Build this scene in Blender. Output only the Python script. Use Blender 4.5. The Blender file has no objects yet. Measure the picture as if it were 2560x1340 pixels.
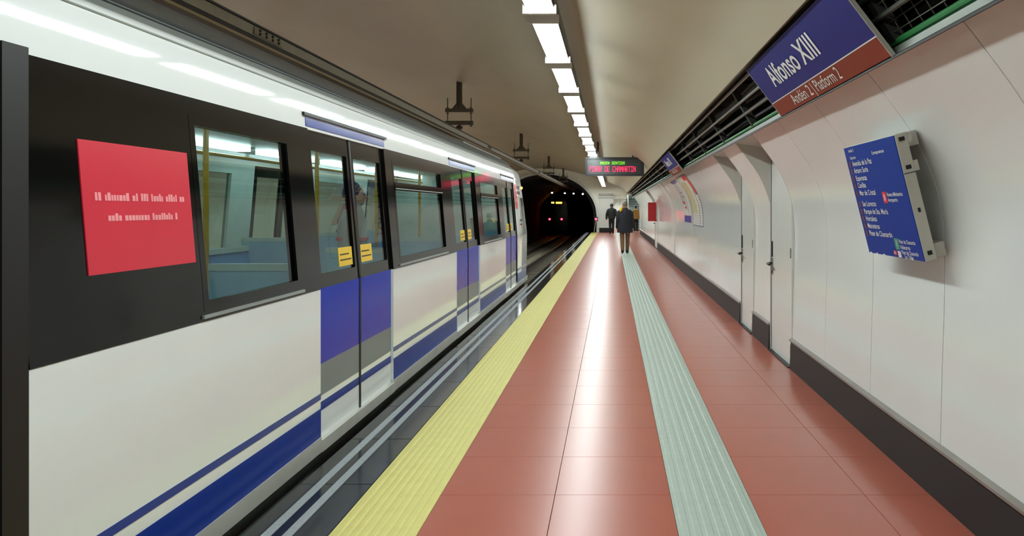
import bpy, bmesh, math, random
from mathutils import Vector, Matrix
random.seed(4)
S = bpy.context.scene
COL = S.collection

# ------------------------------------------------------------------ camera, world, exposure
cam_d = bpy.data.cameras.new('camera'); cam = bpy.data.objects.new('camera', cam_d); COL.objects.link(cam)
cam.location = (0, 0, 1.45); cam.rotation_euler = (math.pi/2, 0, 0)
F = 1928.0
cam_d.sensor_width = 36; cam_d.lens = 36*F/2560
cam_d.shift_x = -(1530-1280)/2560; cam_d.shift_y = -(670-522)/2560
cam_d.clip_start = 0.05; cam_d.clip_end = 400
S.camera = cam
w = bpy.data.worlds.new('world'); S.world = w; w.use_nodes = True
w.node_tree.nodes['Background'].inputs[0].default_value = (0.02, 0.022, 0.025, 1)
w.node_tree.nodes['Background'].inputs[1].default_value = 0.05
S.view_settings.view_transform = 'Standard'; S.view_settings.look = 'None'
S.view_settings.gamma = 1; S.view_settings.use_curve_mapping = False
S.view_settings.exposure = 1.24
LAMP = 15.0          # platform lamp diffuser strength
LAMP_L = 24.0         # unseen lamps added over the opposite platform, raised to lift the vault
INT = 3.6            # carriage light strips
Y0, Y1 = -9.0, 47.5  # hall ends

# ------------------------------------------------------------------ helpers
def lin(c):
    return tuple(((x/255)/12.92 if x/255 <= 0.04045 else ((x/255+0.055)/1.055)**2.4) for x in c)
MATS = {}
def mat(name, rgb, rough=0.5, metal=0.0, spec=0.5, coat=0.0, coat_r=0.1, emis=None, es=0.0, var=0.06, scale=6.0, bump=0.0, bscale=40.0, stretch=(1,1,1), rvar=0.0):
    m = bpy.data.materials.new(name); m.use_nodes = True; nt = m.node_tree; N = nt.nodes; L = nt.links
    b = N['Principled BSDF']; c = lin(rgb)
    b.inputs['Roughness'].default_value = rough; b.inputs['Metallic'].default_value = metal
    b.inputs['Specular IOR Level'].default_value = spec
    b.inputs['Coat Weight'].default_value = coat; b.inputs['Coat Roughness'].default_value = coat_r
    tc = N.new('ShaderNodeTexCoord'); mp = N.new('ShaderNodeMapping'); mp.inputs['Scale'].default_value = stretch
    L.new(tc.outputs['Object'], mp.inputs['Vector'])
    if emis:
        b.inputs['Base Color'].default_value = (*c, 1)
        b.inputs['Emission Color'].default_value = (*lin(emis), 1); b.inputs['Emission Strength'].default_value = es
    else:
        nz = N.new('ShaderNodeTexNoise'); nz.inputs['Scale'].default_value = scale; nz.inputs['Detail'].default_value = 4
        L.new(mp.outputs[0], nz.inputs['Vector'])
        rp = N.new('ShaderNodeValToRGB')
        rp.color_ramp.elements[0].position = 0.3; rp.color_ramp.elements[1].position = 0.7
        rp.color_ramp.elements[0].color = (*[x*(1-var) for x in c], 1); rp.color_ramp.elements[1].color = (*[min(1, x*(1+var)) for x in c], 1)
        L.new(nz.outputs['Fac'], rp.inputs['Fac']); L.new(rp.outputs[0], b.inputs['Base Color'])
        if rvar:
            mr = N.new('ShaderNodeMapRange'); mr.inputs['To Min'].default_value = max(0, rough-rvar); mr.inputs['To Max'].default_value = rough+rvar
            L.new(nz.outputs['Fac'], mr.inputs['Value']); L.new(mr.outputs[0], b.inputs['Roughness'])
    if bump:
        n2 = N.new('ShaderNodeTexNoise'); n2.inputs['Scale'].default_value = bscale; n2.inputs['Detail'].default_value = 3
        L.new(mp.outputs[0], n2.inputs['Vector'])
        bp = N.new('ShaderNodeBump'); bp.inputs['Strength'].default_value = bump; bp.inputs['Distance'].default_value = 0.01
        L.new(n2.outputs['Fac'], bp.inputs['Height']); L.new(bp.outputs[0], b.inputs['Normal'])
    MATS[name] = m; return m
def glass(name, tint, fac=1.0, ior=1.5, extra=0.0):
    m = bpy.data.materials.new(name); m.use_nodes = True; nt = m.node_tree; N = nt.nodes; L = nt.links
    for n in list(N): N.remove(n)
    o = N.new('ShaderNodeOutputMaterial'); mx = N.new('ShaderNodeMixShader'); t = N.new('ShaderNodeBsdfTransparent'); g = N.new('ShaderNodeBsdfGlossy')
    fr = N.new('ShaderNodeFresnel'); fr.inputs[0].default_value = ior
    t.inputs[0].default_value = (*lin(tint), 1); g.inputs['Roughness'].default_value = 0.02
    ge = N.new('ShaderNodeNewGeometry'); iv = N.new('ShaderNodeMath'); iv.operation = 'SUBTRACT'; iv.inputs[0].default_value = 1.0; mu = N.new('ShaderNodeMath'); mu.operation = 'MULTIPLY'
    L.new(ge.outputs['Backfacing'], iv.inputs[1]); L.new(iv.outputs[0], mu.inputs[0]); L.new(fr.outputs[0], mu.inputs[1])
    L.new(mu.outputs[0], mx.inputs[0]); L.new(t.outputs[0], mx.inputs[1]); L.new(g.outputs[0], mx.inputs[2]); L.new(mx.outputs[0], o.inputs[0])
    MATS[name] = m; return m

WL = {}   # world location of thing origins
class MB:
    def __init__(s): s.v = []; s.f = []
    def add(s, vs, fs):
        o = len(s.v); s.v += [tuple(p) for p in vs]; s.f += [tuple(i+o for i in f) for f in fs]; return s
    def hexa(s, p):   # 8 points: bottom ring 0-3, top ring 4-7
        return s.add(p, [(0,3,2,1),(4,5,6,7),(0,1,5,4),(1,2,6,5),(2,3,7,6),(3,0,4,7)])
    def box(s, x0, x1, y0, y1, z0, z1):
        return s.hexa([(x0,y0,z0),(x1,y0,z0),(x1,y1,z0),(x0,y1,z0),(x0,y0,z1),(x1,y0,z1),(x1,y1,z1),(x0,y1,z1)])
    def cbox(s, x0, x1, y0, y1, z0, z1, c=0.004):   # box with chamfered top edges
        a = [(x0,y0,z0),(x1,y0,z0),(x1,y1,z0),(x0,y1,z0)]
        b = [(x0,y0,z1-c),(x1,y0,z1-c),(x1,y1,z1-c),(x0,y1,z1-c)]
        d = [(x0+c,y0+c,z1),(x1-c,y0+c,z1),(x1-c,y1-c,z1),(x0+c,y1-c,z1)]
        fs = [(0,3,2,1),(8,9,10,11)]
        for i in range(4):
            j = (i+1) % 4; fs += [(i,j,j+4,i+4),(i+4,j+4,j+8,i+8)]
        return s.add(a+b+d, fs)
    def prof(s, pts, y0, y1, caps=True):   # closed XZ profile extruded along Y
        n = len(pts); vs = [(x,y0,z) for x,z in pts]+[(x,y1,z) for x,z in pts]
        fs = [(i,(i+1)%n,(i+1)%n+n,i+n) for i in range(n)]
        if caps: fs += [tuple(range(n-1,-1,-1)), tuple(range(n,2*n))]
        return s.add(vs, fs)
    def sheet(s, pts, y0, y1):             # open XZ profile extruded along Y
        n = len(pts); vs = [(x,y0,z) for x,z in pts]+[(x,y1,z) for x,z in pts]
        return s.add(vs, [(i,i+1,i+1+n,i+n) for i in range(n-1)])
    def shell(s, pts, y0, y1, t):          # open profile given thickness t along +X side
        q = []
        for i,(x,z) in enumerate(pts):
            a = pts[max(0,i-1)]; b = pts[min(len(pts)-1,i+1)]
            dx, dz = b[0]-a[0], b[1]-a[1]; l = math.hypot(dx,dz) or 1
            q.append((x+dz/l*t, z-dx/l*t))
        return s.prof(list(pts)+q[::-1], y0, y1, caps=False).add(
            [(x,y,z) for y in (y0,y1) for x,z in list(pts)+q],
            [f for k in (0,1) for f in [(k*2*len(pts)+i, k*2*len(pts)+i+1, k*2*len(pts)+len(pts)+i+1, k*2*len(pts)+len(pts)+i) for i in range(len(pts)-1)]])
    def tube(s, path, r, n=8, caps=True):
        P = [Vector(p) for p in path]; R = r if isinstance(r,(list,tuple)) else [r]*len(P); vs = []; fs = []
        up = None
        for i,p in enumerate(P):
            d = (P[min(i+1,len(P)-1)]-P[max(i-1,0)]).normalized()
            a = d.orthogonal().normalized() if up is None else (up-d*up.dot(d)).normalized()
            up = a; b = d.cross(a)
            for k in range(n):
                t = 2*math.pi*k/n; vs.append(p+(a*math.cos(t)+b*math.sin(t))*R[i])
        for i in range(len(P)-1):
            for k in range(n):
                fs.append((i*n+k,i*n+(k+1)%n,(i+1)*n+(k+1)%n,(i+1)*n+k))
        if caps: fs += [tuple(range(n-1,-1,-1)), tuple(range((len(P)-1)*n,len(P)*n))]
        return s.add(vs, fs)
    def loft(s, rings, caps=True):
        n = len(rings[0]); vs = [p for r in rings for p in r]; fs = []
        for i in range(len(rings)-1):
            for k in range(n): fs.append((i*n+k,i*n+(k+1)%n,(i+1)*n+(k+1)%n,(i+1)*n+k))
        if caps: fs += [tuple(range(n-1,-1,-1)), tuple(range((len(rings)-1)*n,len(rings)*n))]
        return s.add(vs, fs)
    def sphere(s, c, r, nu=12, nv=8):
        r = r if isinstance(r,(tuple,list)) else (r,r,r); vs = [(c[0],c[1],c[2]-r[2])]; fs = []
        for i in range(1,nv):
            a = -math.pi/2+math.pi*i/nv
            for k in range(nu):
                t = 2*math.pi*k/nu; vs.append((c[0]+r[0]*math.cos(a)*math.cos(t), c[1]+r[1]*math.cos(a)*math.sin(t), c[2]+r[2]*math.sin(a)))
        vs.append((c[0],c[1],c[2]+r[2])); e = len(vs)-1
        for k in range(nu): fs.append((0,1+(k+1)%nu,1+k))
        for i in range(nv-2):
            for k in range(nu): fs.append((1+i*nu+k,1+i*nu+(k+1)%nu,1+(i+1)*nu+(k+1)%nu,1+(i+1)*nu+k))
        b = 1+(nv-2)*nu
        for k in range(nu): fs.append((b+k,b+(k+1)%nu,e))
        return s.add(vs, fs)
    def build(s, name, m, parent=None, smooth=False, bevel=0.0, origin=None, kind=None):
        me = bpy.data.meshes.new(name)
        if parent is not None: o0 = WL[parent.name]
        elif origin is not None: o0 = Vector(origin)
        else:
            xs = [p[0] for p in s.v]; ys = [p[1] for p in s.v]; zs = [p[2] for p in s.v]
            o0 = Vector(((min(xs)+max(xs))/2,(min(ys)+max(ys))/2,min(zs)))
        me.from_pydata([tuple(Vector(p)-o0) for p in s.v], [], s.f)
        bm = bmesh.new(); bm.from_mesh(me); bmesh.ops.remove_doubles(bm, verts=bm.verts, dist=1e-5)
        bmesh.ops.recalc_face_normals(bm, faces=bm.faces)
        if bevel: bmesh.ops.bevel(bm, geom=[e for e in bm.edges if len(e.link_faces)==2 and e.calc_face_angle(0)>0.6], offset=bevel, segments=2, affect='EDGES', profile=0.5)
        bm.to_mesh(me); bm.free()
        me.materials.append(MATS[m])
        if smooth:
            me.polygons.foreach_set('use_smooth', [True]*len(me.polygons))
            me.set_sharp_from_angle(angle=0.7)
        ob = bpy.data.objects.new(name, me); COL.objects.link(ob)
        if parent is not None: ob.parent = parent
        else: ob.location = o0
        WL[ob.name] = o0
        if kind: ob['kind'] = kind
        return ob
def thing(name, loc, label, cat, group=None):
    o = bpy.data.objects.new(name, None); COL.objects.link(o); o.location = loc; o.empty_display_size = 0.1
    WL[o.name] = Vector(loc); o['label'] = label; o['category'] = cat
    if group: o['group'] = group
    return o
def tag(o, label, cat, group=None):
    o['label'] = label; o['category'] = cat
    if group: o['group'] = group
    return o
def struct(o, label=None):
    o['kind'] = 'structure'
    if label: o['label'] = label
    return o
def dup(src, delta, parent=None, scale=None):
    c = src.copy(); COL.objects.link(c)
    if parent is not None: c.parent = parent
    c.location = Vector(src.location)+Vector(delta); WL[c.name] = WL[src.name]+Vector(delta)
    return c
def copy_tree(src, parent=None):
    c = src.copy(); COL.objects.link(c)
    if parent is not None: c.parent = parent
    for ch in list(src.children): copy_tree(ch, c)
    return c
def text(body, size, m, parent, org, right, up, xs=1.0, align='LEFT', name='lettering', off=0.0, spacing=1.0, bold=0.0, width=None):
    cu = bpy.data.curves.new('t', 'FONT'); cu.body = body; cu.size = 1; cu.align_x = align; cu.space_character = spacing; cu.offset = bold
    cu.resolution_u = 3
    to = bpy.data.objects.new('t', cu); COL.objects.link(to)
    dg = bpy.context.evaluated_depsgraph_get(); dg.update()
    me = bpy.data.meshes.new_from_object(to.evaluated_get(dg)); bpy.data.objects.remove(to); bpy.data.curves.remove(cu)
    if width: xs = width/(max(v.co.x for v in me.vertices)*size)
    r = Vector(right).normalized(); u = Vector(up).normalized(); n = r.cross(u); o0 = WL[parent.name]
    for v in me.vertices: v.co = Vector(org)+r*v.co.x*size*xs+u*v.co.y*size+n*off-o0
    me.name = name; me.materials.clear(); me.materials.append(MATS[m])
    ob = bpy.data.objects.new(name, me); COL.objects.link(ob); ob.parent = parent; WL[ob.name] = o0
    return ob
def cat_rom(pts, n=4):
    out = []; P = [pts[0]]+list(pts)+[pts[-1]]
    for i in range(1,len(P)-2):
        for k in range(n):
            t = k/n; a,b,c,d = P[i-1],P[i],P[i+1],P[i+2]
            out.append(tuple(0.5*((2*b[j])+(-a[j]+c[j])*t+(2*a[j]-5*b[j]+4*c[j]-d[j])*t*t+(-a[j]+3*b[j]-3*c[j]+d[j])*t**3) for j in range(2)))
    out.append(tuple(pts[-1])); return out

# ------------------------------------------------------------------ materials
mat('ceiling_paint', (183,174,149), rough=0.42, spec=0.35, var=0.06, scale=1.2, bump=0.10, bscale=3.0, stretch=(1,0.35,1))
mat('panel_white', (219,222,218), rough=0.13, spec=0.5, var=0.012, scale=1.5, bump=0.006, bscale=1.2)
mat('panel_rib', (226,225,219), rough=0.2, var=0.02)
mat('wall_backing', (196,193,184), rough=0.6)
mat('skirting', (42,41,41), rough=0.5, spec=0.25, var=0.05, scale=4)
mat('skirting_cap', (146,140,133), rough=0.4, metal=0.4)
mat('red_tile', (160,84,66), rough=0.29, spec=0.30, var=0.03, scale=3)
mat('red_grout', (142,82,70), rough=0.6)
mat('grey_tactile', (158,170,158), rough=0.5, var=0.05, scale=20, bump=0.05, bscale=120)
mat('yellow_tactile', (196,188,110), rough=0.55, var=0.04, scale=12, bump=0.05, bscale=150)
mat('slate_tile', (28,33,37), rough=0.13, spec=0.36, var=0.25, scale=30)
mat('grit_strip', (142,148,150), rough=0.8, var=0.2, scale=160, bump=0.4, bscale=300)
mat('concrete_dark', (104,98,86), rough=0.8, var=0.2, scale=3, bump=0.3, bscale=20)
mat('track_concrete', (150,144,126), rough=0.75, var=0.25, scale=2.5, bump=0.3, bscale=15)
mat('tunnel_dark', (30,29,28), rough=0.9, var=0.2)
mat('rail_steel', (120,108,94), rough=0.28, metal=0.9, var=0.2, scale=10)
mat('rail_side', (62,50,42), rough=0.75, metal=0.3, var=0.2)
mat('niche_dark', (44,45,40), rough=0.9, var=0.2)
mat('niche_metal', (128,134,126), rough=0.35, metal=0.75, var=0.08)
mat('steel_dark', (84,84,74), rough=0.5, metal=0.4, var=0.1)
mat('green_pipe', (52,128,72), rough=0.3, var=0.06)
mat('cable_black', (40,40,36), rough=0.6)
mat('cable_grey', (120,118,104), rough=0.5)
mat('lamp_body', (214,214,208), rough=0.4)
mat('lamp_glow', (255,255,255), emis=(240,252,251), es=LAMP)
mat('lamp_glow_far', (255,255,255), emis=(240,252,251), es=LAMP_L)
mat('passage_fill_glow', (255,255,255), emis=(240,252,251), es=LAMP*2.5)  # for the lamps added to brighten passage and stairs
mat('train_white', (218,222,220), rough=0.06, spec=0.5, var=0.012, scale=2)
mat('train_blue', (6,44,136), rough=0.16, spec=0.22, var=0.02)
mat('train_door_blue', (4,52,170), rough=0.2, spec=0.3, var=0.02)
mat('train_grey', (104,116,124), rough=0.3, var=0.03)
mat('train_black', (10,10,9), rough=0.10, spec=0.3, var=0.05)
mat('train_rubber', (9,9,9), rough=0.5)
mat('train_roof', (74,74,72), rough=0.45, var=0.05)
mat('train_gutter', (150,158,155), rough=0.3, metal=0.5)
mat('train_sill', (190,190,182), rough=0.3, metal=0.3)
mat('train_under', (26,25,24), rough=0.8)
mat('ad_red', (196,34,56), rough=0.3, var=0.02)
mat('ad_print', (226,140,146), rough=0.4)
mat('door_yellow', (218,182,52), rough=0.4)
mat('sticker_print', (70,60,30), rough=0.5)
mat('pole_yellow', (206,158,46), rough=0.25, spec=0.6)
mat('interior_white', (176,190,182), rough=0.35)
mat('interior_floor', (92,100,98), rough=0.5)
mat('interior_glow', (255,255,255), emis=(222,244,255), es=INT)
mat('seat_blue', (88,140,186), rough=0.45)
mat('screen_blue', (140,176,196), rough=0.35)
mat('seat_trim', (188,134,50), rough=0.5)
mat('interior_navy', (34,48,96), rough=0.4)
glass('train_glass', (214,225,219), ior=1.38)
glass('clear_glass', (225,235,232), ior=1.4)
mat('amber_glow', (255,170,40), emis=(255,176,40), es=5)
mat('red_glow', (255,60,70), emis=(255,44,66), es=4.5)
mat('red_lens', (120,10,20), rough=0.2)
mat('white_glow', (255,255,240), emis=(255,250,225), es=9)
mat('catenary_tan', (116,104,78), rough=0.5, metal=0.3, var=0.08)
mat('catenary_dark', (44,36,32), rough=0.6, metal=0.3)
mat('catenary_lip', (150,132,98), rough=0.45, metal=0.3)
mat('hanger_brown', (84,76,62), rough=0.6, metal=0.2, var=0.1)
mat('insulator', (78,66,56), rough=0.25)
mat('sign_blue', (34,36,116), rough=0.5, spec=0.2, var=0.02)
mat('board_blue', (18,54,142), rough=0.5, spec=0.15, var=0.02)
mat('sign_brown', (134,54,36), rough=0.5, spec=0.2, var=0.02)
mat('print_white', (228,228,222), rough=0.5)
mat('board_grey', (170,168,156), rough=0.45, metal=0.2)
mat('hole_black', (14,14,14), rough=0.8)
mat('board_maroon', (98,36,60), rough=0.4)
mat('print_red', (206,40,52), rough=0.4)
mat('print_green', (40,140,110), rough=0.4)
mat('led_case', (30,31,34), rough=0.32)
mat('led_screen', (58,62,62), rough=0.22, var=0.1, scale=60)
mat('led_green', (120,255,40), emis=(128,240,30), es=0.55)
mat('led_red', (255,40,90), emis=(255,34,84), es=0.8)
mat('door_white', (214,215,209), rough=0.2, var=0.015)
mat('handle_black', (22,22,22), rough=0.35)
mat('chrome', (170,172,170), rough=0.25, metal=0.9)
mat('poster_white', (214,212,202), rough=0.3, var=0.02)
mat('poster_blue', (58,58,150), rough=0.3)
mat('poster_line', (70,72,120), rough=0.4)
mat('poster_beige', (196,186,140), rough=0.3)
mat('flag_red', (172,22,30), rough=0.35)
mat('end_cream', (236,232,214), rough=0.5, var=0.03)
mat('end_white', (222,222,214), rough=0.3, var=0.02)
mat('stair_tread', (126,136,132), rough=0.5, var=0.1)
mat('stair_riser', (84,92,92), rough=0.55, var=0.1)
mat('skin', (198,150,124), rough=0.5)
mat('coat_navy', (30,33,42), rough=0.8, var=0.15, scale=20, bump=0.2, bscale=30)
mat('coat_black', (26,28,30), rough=0.75, var=0.15, scale=20, bump=0.2, bscale=30)
mat('coat_tan', (170,128,58), rough=0.7, var=0.15, scale=14, bump=0.25, bscale=26)
mat('fur_collar', (186,156,106), rough=0.9, var=0.2, scale=40, bump=0.5, bscale=90)
mat('trouser_brown', (126,92,66), rough=0.8, var=0.12, scale=16)
mat('trouser_dark', (24,24,26), rough=0.8, var=0.1)
mat('shoe_dark', (34,28,24), rough=0.5)
mat('hair_grey', (112,102,92), rough=0.7, var=0.25, scale=60)
mat('hair_dark', (24,21,20), rough=0.6, var=0.2, scale=60)
mat('scarf_yellow', (222,176,32), rough=0.8, var=0.1, scale=30)
mat('shirt_grey', (150,148,150), rough=0.8)
mat('shirt_red', (200,70,76), rough=0.8)
mat('trouser_grey', (120,118,122), rough=0.8)

for _n in ('led_green','led_red','amber_glow','white_glow'): MATS[_n].cycles.emission_sampling = 'NONE'   # tiny lights: no direct sampling needed

# ------------------------------------------------------------------ hall shell
MID = -4.2
VT = cat_rom([(-4.2,4.05),(-3.5,4.03),(-2.85,3.95),(-1.9,3.74),(-1.1,3.50),(-.345,3.235),(.512,2.905),(.80,2.735),(1.0,2.50)], 6)
def vault(x):
    x = min(MID+abs(x-MID), 1.4)
    for (x0,z0),(x1,z1) in zip(VT, VT[1:]):
        if x0 <= x <= x1: return z0+(z1-z0)*(x-x0)/(x1-x0)
    return 2.50-(x-1.0)*1.2
EDGE = 1.0            # where the vault stops above the cable niche
xs = [EDGE-(EDGE-MID)*i/36 for i in range(37)]
vp = [(x, vault(x)) for x in xs]
vpl = [(2*MID-x, z) for x, z in vp[::-1]][1:]
top = vp+vpl
ceil = MB(); ceil.shell(top, Y0, Y1, -0.12)
ceiling = struct(ceil.build('ceiling', 'ceiling_paint', smooth=True, origin=(MID,0,0)), 'beige painted vaulted station ceiling')
MB().tube([(MID+0.03,Y0,vault(MID)-0.025),(MID+0.03,Y1,vault(MID)-0.025)], 0.014, 6).build('cable', 'cable_grey', ceiling)

PROF = cat_rom([(1.636,.276),(1.645,.653),(1.657,1.057),(1.650,1.378),(1.611,1.573),(1.539,1.749),(1.470,1.865),(1.384,1.984),(1.305,2.088),(1.272,2.128)], 3)
DOORS = [(7.0,7.96),(8.9,9.77),(27.6,29.4)]
WALL_END = 45.0
# wall backing in runs between the doors
runs = [(Y0,7.0),(7.96,8.9),(9.77,27.6),(29.4,WALL_END)]
wb = MB()
back = [(x+0.022, z) for x, z in PROF]
back[0] = (1.66, 0.0)
for a, b in runs: wb.shell(back, a+.03, b-.03, 0.05)
wall_right = struct(wb.build('wall_right', 'wall_backing', smooth=True, origin=(1.65,0,0)), 'curved white panelled platform wall')
def panel(y0, y1, name='panel', m='panel_white', proud=0.0):
    g = 0.004
    pts = [(x-proud, z) for x, z in PROF]
    return MB().shell(pts, y0+g, y1-g, 0.014+proud).build(name, m, wall_right, smooth=True)
def panel_run(a, b, step):
    n = max(1, round((b-a)/step)); s = (b-a)/n; first = panel(a, a+s)
    for k in range(1, n): dup(first, (0, s*k, 0), wall_right)
panel_run(7.0-1.05*15, 6.99, 1.05)
panel(7.96, 8.9, m='panel_rib')
panel_run(9.77, 20.1, 1.03)
panel(20.1, 21.2, 'pilaster', 'panel_rib', 0.02)
panel_run(21.2, 27.6, 1.07)
panel_run(29.4, WALL_END, 1.04)
# recess cheeks
for a, b in DOORS:
    for y0, y1 in ((a-0.010, a+.003), (b-.003, b+0.010)):
        pts = list(PROF)+[(1.70, PROF[-1][1]), (1.70, PROF[0][1])]
        MB().prof(pts, y0, y1).build('reveal', 'wall_backing', wall_right)
MB().prof([(1.27,2.128),(1.70,2.06),(1.70,2.16),(1.27,2.16)], 6.98, 9.79).build('soffit', 'wall_backing', wall_right)
MB().prof([(1.27,2.128),(1.70,2.06),(1.70,2.16),(1.27,2.16)], 27.58, 29.42).build('soffit', 'wall_backing', wall_right)
# skirting
sk = MB(); cp = MB()
for a, b in runs:
    sk.prof([(1.612,0),(1.622,.252),(1.66,.252),(1.66,0)], a, b)
    cp.prof([(1.607,.252),(1.607,.266),(1.640,.280),(1.66,.280),(1.66,.252)], a, b)
bb = struct(sk.build('baseboard_right', 'skirting', origin=(1.62,0,0)), 'dark grey skirting along the platform wall')
cp.build('cap', 'skirting_cap', bb)

# cable niche above the wall panels
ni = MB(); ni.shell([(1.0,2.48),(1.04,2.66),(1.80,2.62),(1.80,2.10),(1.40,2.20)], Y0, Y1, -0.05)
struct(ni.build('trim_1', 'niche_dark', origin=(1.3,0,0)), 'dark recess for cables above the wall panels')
lg = MB(); lg.prof([(1.203,2.093),(1.203,2.104),(1.262,2.150),(1.32,2.150),(1.32,2.128),(1.275,2.128),(1.255,2.120)], Y0, 46.5)
tr2 = struct(lg.build('trim_2', 'cable_black', origin=(1.27,0,0)), 'dark lip along the top of the wall panels')
MB().prof([(1.218,2.104),(1.212,2.142),(1.219,2.146),(1.255,2.130)], Y0, 46.5).build('rail', 'niche_metal', tr2)

# ------------------------------------------------------------------ platform floor
XE = -1.645
fl = MB(); fl.box(-1.60, 1.85, Y0, Y1+0.1, -0.25, -0.012); fl.box(-1.45, 1.85, Y0, Y1+0.1, -1.3, -0.25)
floor = struct(fl.build('floor', 'red_grout', origin=(0,0,0)), 'platform floor of red tiles with tactile strips')
NEAR = 14.11
def tile_field(name, x0, x1, step, phase, m, gap, top=0.0, ribs=0, cham=0.003):
    y = phase
    while y > Y0+step: y -= step
    ys = []
    while y+step <= Y1+0.01: ys.append(y); y += step
    def mk(mb, yy):
        if ribs:
            mb.box(x0+gap, x1-gap, yy+gap, yy+step-gap, -0.02, top-0.004)
            wd = (x1-x0-0.02)/ribs
            for k in range(ribs):
                a = x0+0.01+k*wd; mb.prof([(a+wd*.14,top-.0041),(a+wd*.26,top-.0015),(a+wd*.74,top-.0015),(a+wd*.86,top-.0041)], yy+gap, yy+step-gap)
        else: mb.cbox(x0+gap, x1-gap, yy+gap, yy+step-gap, -0.02, top, cham)
    first = None; far = MB()
    for yy in ys:
        if yy < 1.2 or yy > NEAR: mk(far, yy)
        elif first is None:
            mb = MB(); mk(mb, yy); first = mb.build(name, m, floor); y1st = yy
        else: dup(first, (0, yy-y1st, 0), floor)
    far.build('far_'+name+'s', m, floor, kind='stuff')
RX = [(-0.869,-0.289),(-0.289,0.296),(0.69,1.28),(1.28,1.625)]
for a, b in RX: tile_field('red_tile', a, b, 0.6, 3.91, 'red_tile', 0.0013, 0.0, cham=0.001)
tile_field('grey_tactile_tile', 0.296, 0.69, 0.6, 3.81, 'grey_tactile', 0.0008, 0.004, ribs=7)
tile_field('yellow_tactile_tile', -1.259, -0.869, 0.4, 3.91, 'yellow_tactile', 0.0003, 0.003, ribs=9)
tile_field('slate_edge_tile', XE, -1.259, 0.8, 4.06, 'slate_tile', 0.0015, 0.0)
for x0, x1 in ((-1.557,-1.512),(-1.462,-1.418)):
    MB().box(x0, x1, Y0, Y1, -0.002, 0.0025).build('grit_strip', 'grit_strip', floor)

# opposite platform, mirrored and plain
ML = lambda x: 2*MID-x
lf = MB(); lf.box(ML(1.85), ML(XE), Y0, Y1, -0.25, 0.0); lf.box(ML(1.85), ML(-1.45), Y0, Y1, -1.3, -0.25)
platform_left = struct(lf.build('floor_left', 'red_tile', origin=(MID-4,0,0)), 'opposite platform across the tracks')
MB().box(ML(-0.869), ML(-1.259), Y0, Y1, 0.0, 0.004).build('yellow_strip', 'yellow_tactile', platform_left)
wl_ = MB(); wl_.shell([(ML(1.66),0)]+[(ML(x), z) for x, z in PROF]+[(ML(1.27),2.2),(ML(1.0),2.50)], Y0, Y1, -0.05)
wall_left = struct(wl_.build('wall_left', 'panel_white', smooth=True, origin=(ML(1.65),0,0)), 'white wall of the opposite platform')
struct(MB().box(ML(1.85), 1.85, Y0-0.2, Y0, -1.4, 4.2).build('wall_back', 'ceiling_paint'), 'end wall of the hall behind')

# track bed
tb = MB(); tb.box(ML(-1.45), -1.45, Y0, 140, -1.5, -1.22)
bed = struct(tb.build('track_bed', 'track_concrete', origin=(MID,0,-1.5)), 'concrete track bed between the platforms')
TC = -2.87; TC2 = ML(TC)
for c in (TC, TC2):
    s0 = MB(); s0.cbox(c-1.1, c+1.1, -0.11, 0.11, -1.23, -1.16, 0.02); y = 8.0; first = None
    sl = s0.build('sleeper', 'concrete_dark', bed); sl.location = (0, 16.0, 0)
    for k in range(1, 44): dup(sl, (0, 0.72*k, 0), bed)
rail_prof = [(-.065,-1.16),(.065,-1.16),(.06,-1.145),(.012,-1.125),(.012,-1.06),(.034,-1.05),(.034,-1.02),(-.034,-1.02),(-.034,-1.05),(-.012,-1.06),(-.012,-1.125),(-.06,-1.145)]
lbl = {0:'running rail nearest the platform, right rail of the near track', 1:'left rail of the near track under the departing train', 2:'right rail of the far track, towards the tunnel', 3:'left rail of the far track, farthest from the platform'}
for i, x in enumerate((TC+.72, TC-.72, TC2+.72, TC2-.72)):
    r = thing('running_rail', (x, 0, -1.16), lbl[i], 'rail', 'running rails')
    MB().prof([(x+a, b) for a, b in rail_prof], Y0, 110).build('rail_web', 'rail_side', r)
    MB().box(x-.03, x+.03, Y0, 110, -1.021, -1.015).build('rail_head', 'rail_steel', r)
    if i == 0:
        cl = MB(); cl.box(x-.12, x+.12, 15.93, 16.07, -1.165, -1.13).build
        c0 = cl.build('rail_clip', 'rail_side', r)
        for k in range(1, 30): dup(c0, (0, .72*k, 0), r)

# ------------------------------------------------------------------ end wall, tunnel, stair passage
PCX, PA, PZ, PB = -4.1, 3.15, 1.0, 2.57
def portal(x):
    d = abs(x-PCX)
    return None if d >= PA else PZ+PB*math.sqrt(1-(d/PA)**2)
ew = MB()
n = 150; xa, xb = ML(1.9), 1.9
brk = sorted(set([xa+(xb-xa)*i/n for i in range(n+1)]+[PCX-PA, PCX+PA, 0.10]))
for a, b in zip(brk, brk[1:]):
    m_ = (a+b)/2
    ta, tb_ = [min(vault(min(max(q, ML(1.4)), 1.4))+0.35, 4.3) for q in (a, b)]
    if abs(m_-PCX) < PA:
        za, zb = [portal(min(max(q, PCX-PA+1e-6), PCX+PA-1e-6)) for q in (a, b)]
    elif m_ > 0.10: za = zb = 2.30
    elif m_ < PCX-PA: za = zb = -1.4
    else: za = zb = -0.25
    ew.hexa([(a,Y1,za),(b,Y1,zb),(b,Y1+.3,zb),(a,Y1+.3,za),(a,Y1,ta),(b,Y1,tb_),(b,Y1+.3,tb_),(a,Y1+.3,ta)])
wall_end = struct(ew.build('wall_end', 'end_cream', origin=(0,Y1,0)), 'end wall of the platform with the tunnel mouth')
MB().box(-0.80, 0.08, Y1-.03, Y1-.001, .28, 2.10).build('panel', 'end_white', wall_end)
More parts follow.
